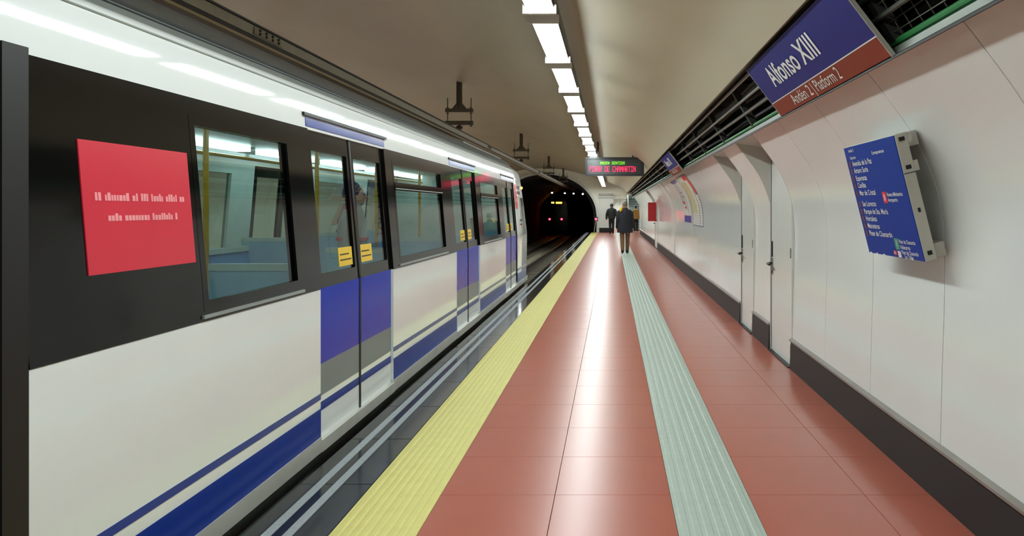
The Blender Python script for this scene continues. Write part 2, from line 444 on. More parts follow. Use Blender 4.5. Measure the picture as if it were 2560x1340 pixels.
MB().box(-0.84, 0.11, Y1-.05, Y1-.001, 2.10, 2.15).build('moulding', 'skirting_cap', wall_end)
MB().box(-0.80, 0.06, Y1-.08, Y1-.001, 2.26, 2.40).build('cable_duct', 'skirting_cap', wall_end)
MB().box(-0.80, 0.10, Y1-.05, Y1-.001, 0, .28).build('skirting', 'skirting', wall_end)
# arched rim of the tunnel mouth
rim = []
for i in range(41):
    t = math.pi*i/40; c_, s_ = math.cos(t), math.sin(t)
    rim.append((PCX+PA*c_, PZ+PB*s_, PCX+(PA+.16)*c_, PZ+(PB+.14)*s_))
rim = [(PCX+PA,-1.2,PCX+PA+.16,-1.2)]+rim+[(PCX-PA,-1.2,PCX-PA-.16,-1.2)]
rb = MB()
for p, q in zip(rim, rim[1:]):
    rb.hexa([(p[0],Y1-.12,p[1]),(p[2],Y1-.12,p[3]),(p[2],Y1+.1,p[3]),(p[0],Y1+.1,p[1]),(q[0],Y1-.12,q[1]),(q[2],Y1-.12,q[3]),(q[2],Y1+.1,q[3]),(q[0],Y1+.1,q[1])])
rb.build('tunnel_rim', 'lamp_body', wall_end)
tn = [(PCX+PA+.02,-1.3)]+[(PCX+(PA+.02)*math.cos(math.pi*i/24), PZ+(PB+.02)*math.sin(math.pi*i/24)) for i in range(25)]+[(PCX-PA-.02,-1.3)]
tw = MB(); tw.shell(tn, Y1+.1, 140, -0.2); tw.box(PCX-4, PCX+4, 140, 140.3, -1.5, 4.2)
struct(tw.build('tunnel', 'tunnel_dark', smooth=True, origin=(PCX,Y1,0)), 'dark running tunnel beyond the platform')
# stair passage
pw = MB()
pw.box(0.0, 0.10, Y1+.3, 53.0, -.25, 2.9)
pw.box(0.10, 0.98, 52.8, 53.0, 0, 2.9)
pw.box(2.3, 2.4, 44.9, 58.2, -.25, 4.6)
pw.box(1.6, 2.4, 44.9, 45.0, -.25, 2.9)
pw.box(0.88, 0.98, 53.0, 58.2, 0, 4.6)
pw.box(0.9, 2.4, 58.0, 58.2, 0, 4.6)
passage = struct(pw.build('wall_passage', 'end_white', origin=(1,50,0)), 'white walls of the exit passage')
MB().box(0.0, 2.4, Y1+.3, 52.0, 2.55, 2.7).build('soffit', 'ceiling_paint', passage)
MB().box(0.10, 1.0, 51.6, 52.0, 2.12, 2.55).build('lintel', 'concrete_dark', passage)
MB().box(0.0, 2.4, 52.0, 58.2, 4.4, 4.6).build('soffit', 'ceiling_paint', passage)
struct(MB().box(1.60, 2.4, 44.9, Y1+.1, -.25, 0).box(0.0, 2.4, Y1+.1, 53.0, -.25, 0).build('floor_passage', 'red_tile'), 'red floor of the exit passage')
st = thing('staircase', (1.6, 49.6, 0), 'grey stairs climbing out of the platform end', 'stairs')
for k in range(15):
    y = 50.0+k*.3
    r_ = MB().box(0.99, 2.29, y, y+.3, 0 if k == 0 else k*.17-.05, (k+1)*.17-.035).build('riser', 'stair_riser', st)
    MB().box(0.985, 2.29, y-.02, y+.3, (k+1)*.17-.035, (k+1)*.17).build('tread', 'stair_tread', st)
hr = thing('stair_handrail', (0.98, 50, 0), 'thin metal handrail beside the exit stairs', 'handrail')
MB().tube([(1.05,49.9,1.0),(1.05,54.2,3.4)], .022, 8).build('rail', 'chrome', hr)
MB().tube([(1.05,49.95,0),(1.05,49.95,2.55)], .02, 8).build('post', 'chrome', hr)

# ------------------------------------------------------------------ ceiling lights
LX, LZ, PITCH, LEN = -0.498, 2.80, 1.795, 1.52
def lamp_thing(glow, x):
    t = thing('ceiling_light', (x, 0, LZ), 'lamp', 'light')
    MB().prof([(x-.095,LZ+.03),(x+.095,LZ+.03),(x+.075,LZ+.11),(x-.075,LZ+.11)], -LEN/2, LEN/2).build('housing', 'lamp_body', t)
    MB().prof([(x-.093,LZ+.03),(x-.08,LZ),(x+.08,LZ),(x+.093,LZ+.03)], -LEN/2+.005, LEN/2-.005).build('diffuser', glow, t)
    for s in (-1, 1):
        MB().box(x-.115, x+.115, s*LEN/2-.012, s*LEN/2+.03*(1 if s > 0 else .4), LZ-.012, LZ+.05).build('end_plate', 'lamp_body', t)
    zc = vault(x)
    for s in (-1, 1): MB().tube([(x+.02,s*.55,LZ+.1),(x+.02,s*.55,zc)], .006, 6).build('hanger_rod', 'steel_dark', t)
    return t
ords = ['first','second','third','fourth','fifth','sixth','seventh','eighth','ninth','tenth','eleventh','twelfth','thirteenth','fourteenth','fifteenth','sixteenth','seventeenth','eighteenth','nineteenth','twentieth','twenty-first','twenty-second','twenty-third','twenty-fourth']
l0 = lamp_thing('lamp_glow', LX)
k0 = -7; centers = [5.57+LEN/2+PITCH*k for k in range(k0, 23)]
for i, yc in enumerate(centers):
    o = l0 if i == 0 else copy_tree(l0)
    o.location.y = yc; o['group'] = 'fluorescent lights in a row over the platform'
    k = i+k0
    if k >= -1: o['label'] = 'fluorescent light over the platform, %s in the row from the top edge' % ords[k+1]
    else: o['label'] = 'fluorescent light over the platform behind the viewer, %s behind' % ords[-k-2]
ch = MB(); ch.box(LX+.02, LX+.09, Y0+.2, 46.8, LZ+.11, LZ+.19)
tag(ch.build('light_channel', 'steel_dark'), 'long dark metal channel carrying the row of ceiling lights', 'cable channel')
l1 = lamp_thing('lamp_glow_far', ML(LX))  # hidden row, added to light the far side, the train and the vault
for i, yc in enumerate([-6+3.2*k for k in range(16)]):
    o = l1 if i == 0 else copy_tree(l1)
    o.location.y = yc; o['label'] = 'unseen fluorescent light added above the opposite platform, %s from the near end' % ords[i]; o['group'] = 'unseen lights added over the opposite platform'
pl = thing('passage_fill_light', (0.6, 50.2, 2.5), 'added ceiling light brightening the exit passage beyond the platform', 'light')  # lamp added to brighten the passage, no visible fixture behind it
MB().box(.45, .75, 49.4, 51.0, 2.5, 2.548).build('housing', 'lamp_body', pl)
MB().box(.47, .73, 49.42, 50.98, 2.485, 2.5).build('diffuser', 'passage_fill_glow', pl)
pl2 = thing('stair_fill_light', (1.6, 54, 4.3), 'added ceiling light brightening the exit stairs from high above', 'light')  # added as well, to throw more light on the stairs
MB().box(1.45, 1.75, 53.4, 55.0, 4.33, 4.398).build('housing', 'lamp_body', pl2)
MB().box(1.47, 1.73, 53.42, 54.98, 4.315, 4.33).build('diffuser', 'passage_fill_glow', pl2)

# ------------------------------------------------------------------ cable tray in the niche
def incl(t): return (1.02+.20*t, 2.475-.33*t)
ct = thing('cable_tray', (1.15, 0, 2.14), 'long metal cable ladder with pipes above the wall panels', 'cable tray')
for t, r, m in ((0.0,.016,'niche_metal'),(.33,.013,'niche_metal'),(.60,.013,'niche_metal')):
    x, z = incl(t); MB().tube([(x+.02,Y0,z),(x+.02,46.3,z)], r, 8).build('side_rail', m, ct)
MB().tube([(1.25,Y0,2.181),(1.25,46.3,2.181)], .018, 10).build('green_pipe', 'green_pipe', ct)
for j, (x, z) in enumerate(((1.16,2.47),(1.20,2.52),(1.24,2.44),(1.30,2.38),(1.36,2.44),(1.33,2.30),(1.40,2.34),(1.14,2.42))):
    pts = [(x+.012*math.sin(q*1.7+j), Y0+q*1.4, z+.012*math.cos(q*2.3+j*2)) for q in range(40)]
    MB().tube(pts, .012+.004*(j%3), 6).build('cable', 'cable_black' if j % 3 else 'cable_grey', ct)
br = MB(); a, b = incl(-.02), incl(.9)
br.hexa([(a[0]+.03,-.03,a[1]),(a[0]+.07,-.03,a[1]+.04),(a[0]+.07,.03,a[1]+.04),(a[0]+.03,.03,a[1]),(b[0]+.03,-.03,b[1]),(b[0]+.07,-.03,b[1]+.04),(b[0]+.07,.03,b[1]+.04),(b[0]+.03,.03,b[1])])
br.box(1.03, 1.75, -.02, .02, 2.545, 2.575)
b0 = br.build('bracket', 'cable_black', ct); b0.location.y = 1.68
for k in range(1, 27): dup(b0, (0, 1.70*k, 0), ct)
wm = MB()
for k in range(0, 60):
    y = Y0+8+k*.11; a, b = incl(.30), incl(.84); wm.tube([(a[0]+.05,y,a[1]),(b[0]+.05,y,b[1])], .0028, 4)
for t in (.42,.54,.66,.78):
    a = incl(t); wm.tube([(a[0]+.05,Y0+8,a[1]),(a[0]+.05,Y0+14.6,a[1])], .0028, 4)
wm.build('wire_mesh', 'steel_dark', ct, kind='stuff')

# ------------------------------------------------------------------ platform doors in the right wall
dl = ['white service door nearest the viewer with black lever handle','white service door left of the wall pillar with black lever handle','plain white service door far along the wall']
for i, (a, b) in enumerate(DOORS):
    d = MB().box(1.640, 1.675, a+.02, b-.02, .012, 2.06).build('door_%d' % (i+1), 'door_white', origin=(1.65,(a+b)/2,0)); struct(d, dl[i])
    MB().box(1.630, 1.69, a, a+.02, 0, 2.08).build('jamb', 'door_white', d); MB().box(1.630, 1.69, b-.02, b, 0, 2.08).build('jamb', 'door_white', d)
    MB().box(1.637, 1.642, b-.032, b-.020, .02, 2.05).build('gap_seal', 'hole_black', d)
    for z in (.12, 1.0, 1.75): MB().tube([(1.632,a+.025,z),(1.632,a+.025,z+.09)], .010, 8).build('hinge', 'chrome', d)
    MB().box(1.632, 1.641, b-.12, b-.075, .78, .95).build('lock_plate', 'chrome', d)
    h = MB().tube([(1.64,b-.098,.895),(1.585,b-.098,.895),(1.58,b-.12,.895),(1.582,b-.22,.89)], .0125, 8).build('handle', 'handle_black', d, smooth=True)
    MB().tube([(1.641,b-.098,.81),(1.624,b-.098,.81)], .014, 10).build('lock', 'handle_black', d)
    MB().box(1.625, 1.641, b-.10, b-.08, .96, 1.12).build('latch_cover', 'handle_black', d)
    MB().box(1.60, 1.66, a+.02, b-.02, 0, .012).build('threshold', 'skirting', d)

# ------------------------------------------------------------------ station name signs
def station_sign(y0, y1, label):
    A = Vector((.962,0,2.432)); B = Vector((1.206,0,2.112)); u = (A-B).normalized(); L_ = (A-B).length
    nrm = Vector((0,-1,0)).cross(u); q = B+u*L_*.265
    t = thing('station_sign', (1.20, (y0+y1)/2, 2.11), label, 'sign', 'station name signs')
    def pl(p, r, yy0, yy1, m, nm, o0, o1):
        P = [p+nrm*o0, p+nrm*o1, r+nrm*o1, r+nrm*o0]
        MB().prof([(v.x, v.z) for v in P], yy0, yy1).build(nm, m, t)
    pl(B, q, y0, y1, 'sign_brown', 'platform_band', -.004, .012)
    pl(q, A, y0, y1, 'sign_blue', 'name_field', -.004, .012)
    pl(q-u*.003, q+u*.003, y0, y1, 'print_white', 'divider', .0, .0135)
    for yy in (y0, y1): pl(B-u*.004, A+u*.004, yy-.004, yy+.004, 'board_grey', 'edge_trim', -.006, .0135)
    sp = y1-y0
    c = q+u*L_*.21
    text('Alfonso XIII', .195, 'print_white', t, (c.x, y1-sp*.17, c.z), (0,-1,0), u, width=1.10, off=.0145, bold=.016)
    c = B+u*L_*.055
    text('Andén 2', .105, 'print_white', t, (c.x, y1-sp*.225, c.z), (0,-1,0), u, width=.46, off=.0145, bold=.004)
    text('| Platform 2', .105, 'print_white', t, (c.x, y1-sp*.455, c.z), (0,-1,0), u, width=.53, off=.0145)
    return t
station_sign(3.30, 5.45, 'large blue and brown station name sign, near the viewer, above the white wall')
station_sign(13.1, 15.25, 'small distant blue and brown station name sign above the wall, farther along')

# ------------------------------------------------------------------ line board on the wall
TLn, TLf = Vector((1.356,3.72,1.807)), Vector((1.356,4.52,1.815)); BLn, BLf = Vector((1.509,3.72,1.191)), Vector((1.509,4.52,1.191))
TLf.z = 1.807
lb = thing('line_map_board', (1.5, 4.12, 1.19), 'blue illuminated line board listing stations, mounted on the white wall', 'information board')
u = (TLn-BLn); H_ = u.length; u.normalize(); nb = Vector((0,-1,0)).cross(u)
def slab(p, r, y0, y1, o0, o1):
    P = [p+nb*o0, p+nb*o1, r+nb*o1, r+nb*o0]; return MB().prof([(v.x, v.z) for v in P], y0, y1)
B0 = BLn.copy(); B0.y = 0; T0 = TLn.copy(); T0.y = 0
slab(B0, T0, 3.715, 4.525, -.062, -.004).build('case', 'board_grey', lb, bevel=.004)
slab(B0+u*.004, T0-u*.004, 3.722, 4.518, -.004, .0).build('blue_face', 'board_blue', lb)
for g in (.06, .94):
    c = B0+u*H_*g; slab(c-u*.035, c+u*.035, 3.76, 4.48, -.128, -.062).build('wall_bracket', 'board_grey', lb)
for g, w_ in ((.955,.014),(.735,.013),(.40,.006),(.065,.011)):
    c = B0+u*H_*g; slab(c-u*.010, c+u*.010, 3.712, 3.716, -.033-w_, -.033+w_).build('screw_hole', 'hole_black', lb)
c = B0+u*H_*.69; slab(c-u*.002, c+u*.002, 3.7135, 3.716, -.062, -.004).build('case_seam', 'hole_black', lb)
for g in (.955, .735): 
    c = B0+u*H_*g; slab(c-u*.026, c+u*.026, 3.72, 3.74, -.085, -.06).build('lug', 'board_grey', lb)
def btxt(s, f, g, size, xs_=1.0, m='print_white'):
    p = B0+u*H_*(1-g); return text(s, size, m, lb, (p.x, 4.52-.80*f, p.z), (0,-1,0), u, xs=xs_, off=.002, bold=.008)
btxt('Andén 2', .10, .055, .026); btxt('Estaciones', .10, .12, .026, .9); btxt('Correspondencias', .56, .115, .026, .95)
names = ['Avenida de la Paz','Arturo Soria','Esperanza','Canillas','Mar de Cristal','San Lorenzo','Parque de Sta. María','Hortaleza','Manoteras','Pinar de Chamartín']
gs = [.185,.25,.32,.385,.455,.555,.625,.69,.757,.825]
for s, g in zip(names, gs): btxt(s, .12, g, .043, 1.06)
for s, f, g in (('Nuevos Ministerios',.65,.475),('Aeropuerto',.65,.52),('Pinar de Chamartín',.66,.868),('Valdecarros',.66,.915),('Pinar de Chamartín',.665,.958),('Las Tablas',.70,.992)): btxt(s, f, g, .030, .92)
def chip(f0, f1, g0, g1, m, nm):
    return slab(B0+u*H_*(1-g1), B0+u*H_*(1-g0), 4.52-.80*f1, 4.52-.80*f0, 0, .0015).build(nm, m, lb)
for k, g in enumerate(gs): chip(.045, .085, g-.045, g+.01, 'board_maroon', 'line_marker')
chip(.565, .635, .435, .53, 'print_red', 'line_badge'); btxt('8', .583, .51, .05, 1.0)
chip(.575, .645, .83, .925, 'print_green', 'line_badge'); btxt('1', .598, .90, .05, 1.0)
chip(.52, .57, .938, .975, 'print_red', 'line_badge'); chip(.59, .64, .938, .99, 'print_white', 'line_badge')
btxt('ML', .524, .967, .02, .9); btxt('1', .605, .978, .03, 1.0, 'print_red')
for f in (.03, .16, .30, .80): chip(f, f+.03, .985, .997, 'print_white', 'sticker')

# ------------------------------------------------------------------ LED destination sign
SY = 19.1
ls = thing('led_destination_sign', (.07, SY, 2.26), 'black hanging electronic destination sign with green and red lettering', 'display')
K = SY/20.2; sx0, sx1, sz0, sz1 = -.702*K, .838*K, 1.45+.86*K, 1.45+1.35*K
MB().box(sx0, sx1, SY, SY+.16, sz0, sz1).build('case', 'led_case', ls, bevel=.008)
for a in ((sx0,sx1,sz0,sz0+.04),(sx0,sx1,sz1-.05,sz1),(sx0,sx0+.05,sz0+.04,sz1-.05),(sx1-.085,sx1,sz0+.04,sz1-.05)):
    MB().box(a[0], a[1], SY-.03, SY, a[2], a[3]).build('bezel', 'led_case', ls)
MB().box(sx0+.05, sx1-.085, SY-.008, SY, sz0+.04, sz1-.05).build('screen', 'led_screen', ls)
for x in (-.35, .52): MB().box(x-.022, x+.022, SY+.05, SY+.09, sz1, vault(x)+.02).build('post', 'led_case', ls)
MB().tube([(.60,SY+.08,2.72),(.605,SY+.08,2.78),(.63,SY+.08,2.81),(.655,SY+.08,2.78),(.66,SY+.08,2.72)], .012, 6).build('cable_loop', 'cable_black', ls)
FONT = {'A':'01110 10001 10001 11111 10001 10001 10001','N':'10001 11001 11001 10101 10011 10011 10001','D':'11110 10001 10001 10001 10001 10001 11110','E':'11111 10000 10000 11110 10000 10000 11111',
 'S':'01111 10000 10000 01110 00001 00001 11110','T':'11111 00100 00100 00100 00100 00100 00100','I':'11111 00100 00100 00100 00100 00100 11111','O':'01110 10001 10001 10001 10001 10001 01110',
 'P':'11110 10001 10001 11110 10000 10000 10000','R':'11110 10001 10001 11110 10100 10010 10001','C':'01111 10000 10000 10000 10000 10000 01111','H':'10001 10001 10001 11111 10001 10001 10001','M':'10001 11011 10101 10101 10001 10001 10001'}
def led(s, x0, x1, z0, z1, m):
    cols = len(s)*6-1; px = (x1-x0)/cols; pz = (z1-z0)/7; mb = MB()
    for i, c in enumerate(s):
        if c == ' ': continue
        for r, row in enumerate(FONT[c].split()):
            for k, b in enumerate(row):
                if b == '1':
                    x = x0+(i*6+k)*px; z = z1-(r+1)*pz; mb.box(x, x+px*.97, SY-.014, SY-.008, z+pz*.04, z+pz*.97)
    o = mb.build('led_lettering', m, ls)
led('ANDEN SENTIDO', -.31*K, .335*K, 1.45+1.162*K, 1.45+1.234*K, 'led_green')
led('PINAR DE CHAMARTIN', -.60*K, .62*K, 1.45+.968*K, 1.45+1.112*K, 'led_red')

# ------------------------------------------------------------------ posters on the wall
def prof_at(z):
    for (x0,z0),(x1,z1) in zip(PROF, PROF[1:]):
        if z0 <= z <= z1: return x0+(x1-x0)*(z-z0)/(z1-z0)
    return PROF[-1][0]
def wall_patch(y0, y1, z0, z1, off, nseg=10):
    pts = [(prof_at(z0+(z1-z0)*i/nseg)-off, z0+(z1-z0)*i/nseg) for i in range(nseg+1)]
    return MB().shell(pts, y0, y1, .004)
def poster(y0, y1, z0, z1, label, pieces):
    base = wall_patch(y0, y1, z0, z1, .006).build('wall_poster', 'poster_white', smooth=True)
    tag(base, label, 'poster', 'wall map posters')
    for (nm, m, f0, f1, g0, g1) in pieces:   # f from left (far), g from bottom
        wall_patch(y1-(y1-y0)*f1, y1-(y1-y0)*f0, z0+(z1-z0)*g0, z0+(z1-z0)*g1, .009, max(2, int(10*(g1-g0)))).build(nm, m, base, smooth=True)
poster(16.05, 17.5, 1.16, 2.06, 'network map poster with blue foot panel, left of the pair on the wall',
  [('blue_panel','poster_blue',.0,1,.0,.16),('print_notch','poster_white',.35,.65,.14,.22),('heading','poster_blue',0,.9,.93,1),('map_line','poster_line',.15,.19,.45,.93),('map_line','poster_line',.40,.44,.30,.93),('map_line','poster_line',.7,.72,.2,.9),('red_mark','print_red',.05,.45,.44,.50),('red_mark','print_red',.2,.5,.33,.37),('map_line','poster_line',.30,.60,.60,.62),('map_line','poster_line',.3,.6,.70,.72)])
poster(13.95, 15.7, 1.12, 2.08, 'network map poster with red top corner, right of the pair on the wall',
  [('red_heading','print_red',.55,1,.90,.98),('red_column','print_red',.82,1,.64,.9),('border','poster_line',0,1,0,.014),('border','poster_line',0,1,.985,1),('border','poster_line',.985,1,.014,.985),('border','poster_line',.0,.012,.014,.985),('column_line','poster_line',.72,.735,.03,.7),('map_field','poster_beige',.05,.5,.25,.88),('black_mark','hole_black',.85,.99,.62,.64)]
  + [('print_row','poster_line',.75,.96,.06+.05*k,.064+.05*k) for k in range(10)] + [('print_row','poster_line',.08,.68,.05+.04*k,.053+.04*k) for k in range(5)])
# red flag sign standing out from the wall
fs = thing('red_flag_sign', (1.47, 28.0, 1.0), 'plain red rectangular sign standing out from the wall', 'sign')
MB().box(1.305, 1.625, 27.96, 27.985, 1.0, 1.68).build('red_plate', 'flag_red', fs, bevel=.004)
MB().box(1.60, 1.645, 27.94, 28.0, 1.05, 1.62).build('mount', 'board_grey', fs)

# ------------------------------------------------------------------ overhead conductor rail and hangers
RC = TC
cr = thing('conductor_rail', (RC, 0, 2.76), 'long overhead conductor rail running above the train into the tunnel', 'overhead rail')
MB().prof([(RC-.05,2.905),(RC+.05,2.905),(RC+.05,2.92),(RC-.05,2.92)], Y0, 120).build('top_flange', 'catenary_dark', cr)
MB().prof([(RC-.022,2.83),(RC+.022,2.83),(RC+.03,2.905),(RC-.03,2.905)], Y0, 120).build('web', 'catenary_tan', cr)
MB().prof([(RC-.03,2.785),(RC+.03,2.785),(RC+.024,2.83),(RC-.024,2.83)], Y0, 120).build('channel', 'catenary_dark', cr)
MB().prof([(RC-.045,2.763),(RC+.045,2.763),(RC+.04,2.786),(RC-.04,2.786)], Y0, 120).build('contact_lip', 'catenary_lip', cr)
for yb in (6.38, 17.9, 30.0):
    sp = MB().box(RC+.020, RC+.034, yb-.26, yb+.26, 2.838, 2.900).build('splice_plate', 'catenary_tan', cr)
    for k in range(4):
        for z in (2.855, 2.884): MB().tube([(RC+.03,yb-.17+k*.115,z),(RC+.045,yb-.17+k*.115,z)], .011, 6).build('bolt', 'catenary_dark', sp)
hl = {0:'brown hanger with crossbars holding the overhead rail, largest and nearest', 1:'brown hanger holding the overhead rail, second from the viewer', 2:'brown hanger holding the overhead rail, third along, above the tunnel mouth', 3:'small brown hanger holding the overhead rail, farthest, by the tunnel mouth', 9:'brown overhead rail hanger above the near end of the train, out of view'}
def hanger():
    y = 0; t = thing('rail_hanger', (RC, 0, 2.92), 'h', 'hanger', 'overhead rail hangers')
    MB().prof([(RC-.05,3.36),(RC+.05,3.36),(RC+.05,4.02),(RC-.05,4.02)], -.012, .012).box(RC-.05, RC-.036, -.04, .04, 3.36, 4.02).box(RC+.036, RC+.05, -.04, .04, 3.36, 4.02).build('stem', 'hanger_brown', t)
    MB().prof([(RC-.14,3.33),(RC+.14,3.33),(RC+.05,3.44),(RC-.05,3.44)], -.015, .015).build('gusset', 'hanger_brown', t)
    MB().box(RC-.26, RC+.26, -.045, .045, 3.27, 3.33).build('upper_bar', 'hanger_brown', t)
    MB().box(RC-.26, RC+.26, -.05, .05, 3.03, 3.10).build('lower_bar', 'hanger_brown', t)
    for s in (-1, 1):
        MB().tube([(RC+s*.22,0,2.99),(RC+s*.22,0,3.53)], .011, 6).build('threaded_rod', 'hanger_brown', t)
        for z in (3.245, 3.345, 3.01): MB().tube([(RC+s*.22,0,z-.012),(RC+s*.22,0,z+.012)], .026, 6).build('nut', 'hanger_brown', t)
    rr = [(.03,3.03),(.03,3.01),(.075,3.0),(.06,2.985),(.075,2.97),(.05,2.95),(.03,2.92)]
    MB().loft([[(RC+r*math.cos(2*math.pi*k/10), r*math.sin(2*math.pi*k/10), z) for k in range(10)] for r, z in rr]).build('insulator', 'insulator', t, smooth=True)
    return t
h0 = hanger()
for i, (y, k) in enumerate(((14.5,0),(24.4,1),(35.0,2),(45.4,3),(4.5,9))):
    o = h0 if i == 0 else copy_tree(h0)
    o.location.y = y; o['label'] = hl[k]

# ------------------------------------------------------------------ the metro carriage
ZS, ZT = .98, 1.92           # window band
def XS(z): return -1.70 if z <= ZS else -1.70-.08*(z-ZS)/(ZT-ZS)
def side_cells(ys, zs, holes, o0, o1, far=False):
    mb = MB()
    def X(z, o): return 2*TC-(XS(z)+o) if far else XS(z)+o
    for a, b in zip(ys, ys[1:]):
        for c, d in zip(zs, zs[1:]):
            ym, zm = (a+b)/2, (c+d)/2
            if any(h[0] < ym < h[1] and h[2] < zm < h[3] for h in holes): continue
            mb.hexa([(X(c,o0),a,c),(X(c,o1),a,c),(X(c,o1),b,c),(X(c,o0),b,c),(X(d,o0),a,d),(X(d,o1),a,d),(X(d,o1),b,d),(X(d,o0),b,d)])
    return mb
def patch(y0, y1, z0, z1, o0, o1, far=False): return side_cells([y0,y1],[z0,z1],[],o0,o1,far)
CY0, CY1 = 2.25, 15.72
car = thing('metro_carriage', (TC, 9.0, -1.02), 'white and blue metro carriage with black window band, leaving along the platform', 'train')
DR = [(4.5,6.0),(8.45,9.95),(12.35,13.85)]
SEG = [(CY0,4.5),(6.0,8.45),(9.95,12.35)]
WIN = [(3.25,4.20),(6.22,7.95),(10.30,11.85)]
for i, ((a, b), (wa, wb_)) in enumerate(zip(SEG, WIN)):
    body = patch(a, b, .119, ZS, -.06, 0).build('side_panel', 'train_white', car)
    patch(a, b, .338, .372, 0, .002).build('blue_stripe', 'train_blue', body); patch(a, b, .119, .284, 0, .002).build('blue_stripe', 'train_blue', body)
    wz0, wz1 = 1.05, 1.815
    band = side_cells([a,wa,wb_,b],[ZS,wz0,wz1,ZT],[(wa,wb_,wz0,wz1)],-.05,.002).build('window_band', 'train_black', car)
    fr = side_cells([wa-.03,wa+.012,wb_-.012,wb_+.03],[wz0-.03,wz0+.012,wz1-.012,wz1+.03],[(wa+.012,wb_-.012,wz0+.012,wz1-.012)],-.010,.003).build('window_frame', 'train_black', band)
    patch(wa, wb_, wz0, wz1, -.022, -.014).build('window_pane', 'train_glass', band)
    patch(wa-.05, wb_+.05, ZS+.012, ZS+.026, .002, .012).build('sill_rail', 'train_gutter', band)
    if i:
        patch(wa, wb_, 1.60, 1.665, -.03, .006).build('hopper_bar', 'train_black', band)
        patch(wa+.01, wb_-.01, 1.61, 1.618, .006, .012).build('hopper_trim', 'train_gutter', band)
ad = patch(2.53, 3.18, 1.23, 1.68, .002, .006).build('red_notice', 'ad_red', car)
rnd = random.Random(7)
for (ya, yb, z0, z1) in ((2.59,3.12,1.478,1.506),(2.65,3.09,1.408,1.434)):
    y = ya; mb = MB()
    while y < yb:
        wd = rnd.uniform(.009,.017); hh = rnd.choice((1,1,.72,.72,.72))
        zb = z0; zt = z0+(z1-z0)*hh
        q = patch(y, y+wd, zb, zt, .006, .0075); mb.add(q.v, q.f)
        y += wd+rnd.choice((.004,.004,.004,.005,.02))
    mb.build('printed_line', 'ad_print', ad, kind='stuff')
# doors
def door_leaf(a, b, hinge_left, far=False):
    o = -.018
    wy0, wy1, wz0, wz1 = a+.065, b-.065, 1.06, 1.80
    leaf = side_cells([a,wy0,wy1,b],[ZS,wz0,wz1,ZT],[(wy0,wy1,wz0,wz1)],-.05,o,far).build('door_leaf', 'train_black', car)
    patch(wy0, wy1, wz0, wz1, -.036, -.030, far).build('door_pane', 'train_glass', leaf)
    patch(a, b, .10, ZS, -.05, o, far).build('lower_skin', 'train_white', leaf)
    if far: return leaf
    patch(a, b, .535, ZS, o, o+.002).build('blue_panel', 'train_door_blue', leaf)
    patch(a, b, .348, .535, o, o+.002).build('grey_panel', 'train_grey', leaf)
    patch(a, b, .26, .31, o, o+.002).build('blue_stripe', 'train_blue', leaf)
    e = (b-.012, b) if hinge_left else (a, a+.012)
    side_cells([e[0],e[1]],[.10,ZS,ZT],[],o,o+.006).build('rubber_edge', 'train_rubber', leaf)
    s = (wy1-.27, wy1-.02) if hinge_left else (wy0+.02, wy0+.27)
    stk = patch(s[0], s[1], wz0+.02, wz0+.14, -.030, -.026).build('yellow_sticker', 'door_yellow', leaf)
    patch(s[0]+.02, s[1]-.02, wz0+.055, wz0+.065, -.026, -.0255).build('print', 'sticker_print', leaf)
    patch(s[0]+.02, s[1]-.06, wz0+.09, wz0+.10, -.026, -.0255).build('print', 'sticker_print', leaf)
    return leaf
for a, b in DR:
    m_ = (a+b)/2
    door_leaf(a+.012, m_-.002, True); door_leaf(m_+.002, b-.012, False)
    patch(a, b, .03, .10, -.06, .012).build('door_sill', 'train_sill', car)
    hd = patch(a-.02, b+.02, ZT+.012, ZT+.062, .0, .004).build('door_header', 'train_blue', car)
    patch(a-.06, b+.06, ZT+.072, ZT+.090, -.02, .016).build('drip_rail', 'train_rubber', car)
for a, b in SEG+[(13.85, 15.45)]: patch(a, b, .03, .119, -.06, .006).build('lower_sill', 'train_sill', car)
# cantrail, gutter, roof (both sides swept in one profile)
half = cat_rom([(-1.78,1.915),(-1.7835,1.97),(-1.7857,2.0),(-1.7885,2.03),(-1.792,2.06),(-1.7965,2.09),(-1.806,2.13),(-1.826,2.163),(-1.862,2.188),(-1.915,2.206)], 5)
for far in (False, True):
    mx = (lambda p: (2*TC-p[0], p[1])) if far else (lambda p: p)
    sgn = -1 if not far else 1
    ctr = MB().shell([mx(p) for p in half], CY0-.09, 14.05, -.03 if not far else .03).build('cantrail', 'train_white', car, smooth=True)
    if not far:
        MB().tube([(-1.809,CY0,2.138),(-1.809,14.05,2.138)], .006, 6).build('seam', 'train_gutter', ctr)
    MB().prof([mx(p) for p in ((-1.905,2.20),(-1.93,2.235),(-1.955,2.262),(-1.985,2.262),(-1.985,2.20))], CY0, 14.3).build('gutter', 'train_gutter', car)
    MB().prof([mx(p) for p in ((-1.935,2.240),(-1.930,2.246),(-1.945,2.252),(-1.95,2.247))], CY0, 14.3).build('gutter_gap', 'train_rubber', car)
roofp = [(-1.97,2.255),(-2.02,2.31),(-2.12,2.375),(-2.3,2.44),(-2.55,2.49),(TC,2.505)]
roofp += [(2*TC-x, z) for x, z in roofp[::-1]][1:]
MB().shell(roofp, CY0, 14.7, .03).build('roof', 'train_roof', car, smooth=True)
for y0, y1 in ((3.0,5.4),(7.2,9.6),(11.0,13.6)):
    MB().prof([(-2.2,2.40),(-2.26,2.475),(-2.4,2.515),(2*TC+2.4,2.515),(2*TC+2.26,2.475),(2*TC+2.2,2.40)], y0, y1).build('roof_unit', 'train_roof', car)
MB().tube([(-2.06,10.6,2.37),(-2.06,14.2,2.37)], .02, 8).build('roof_conduit', 'train_gutter', car)
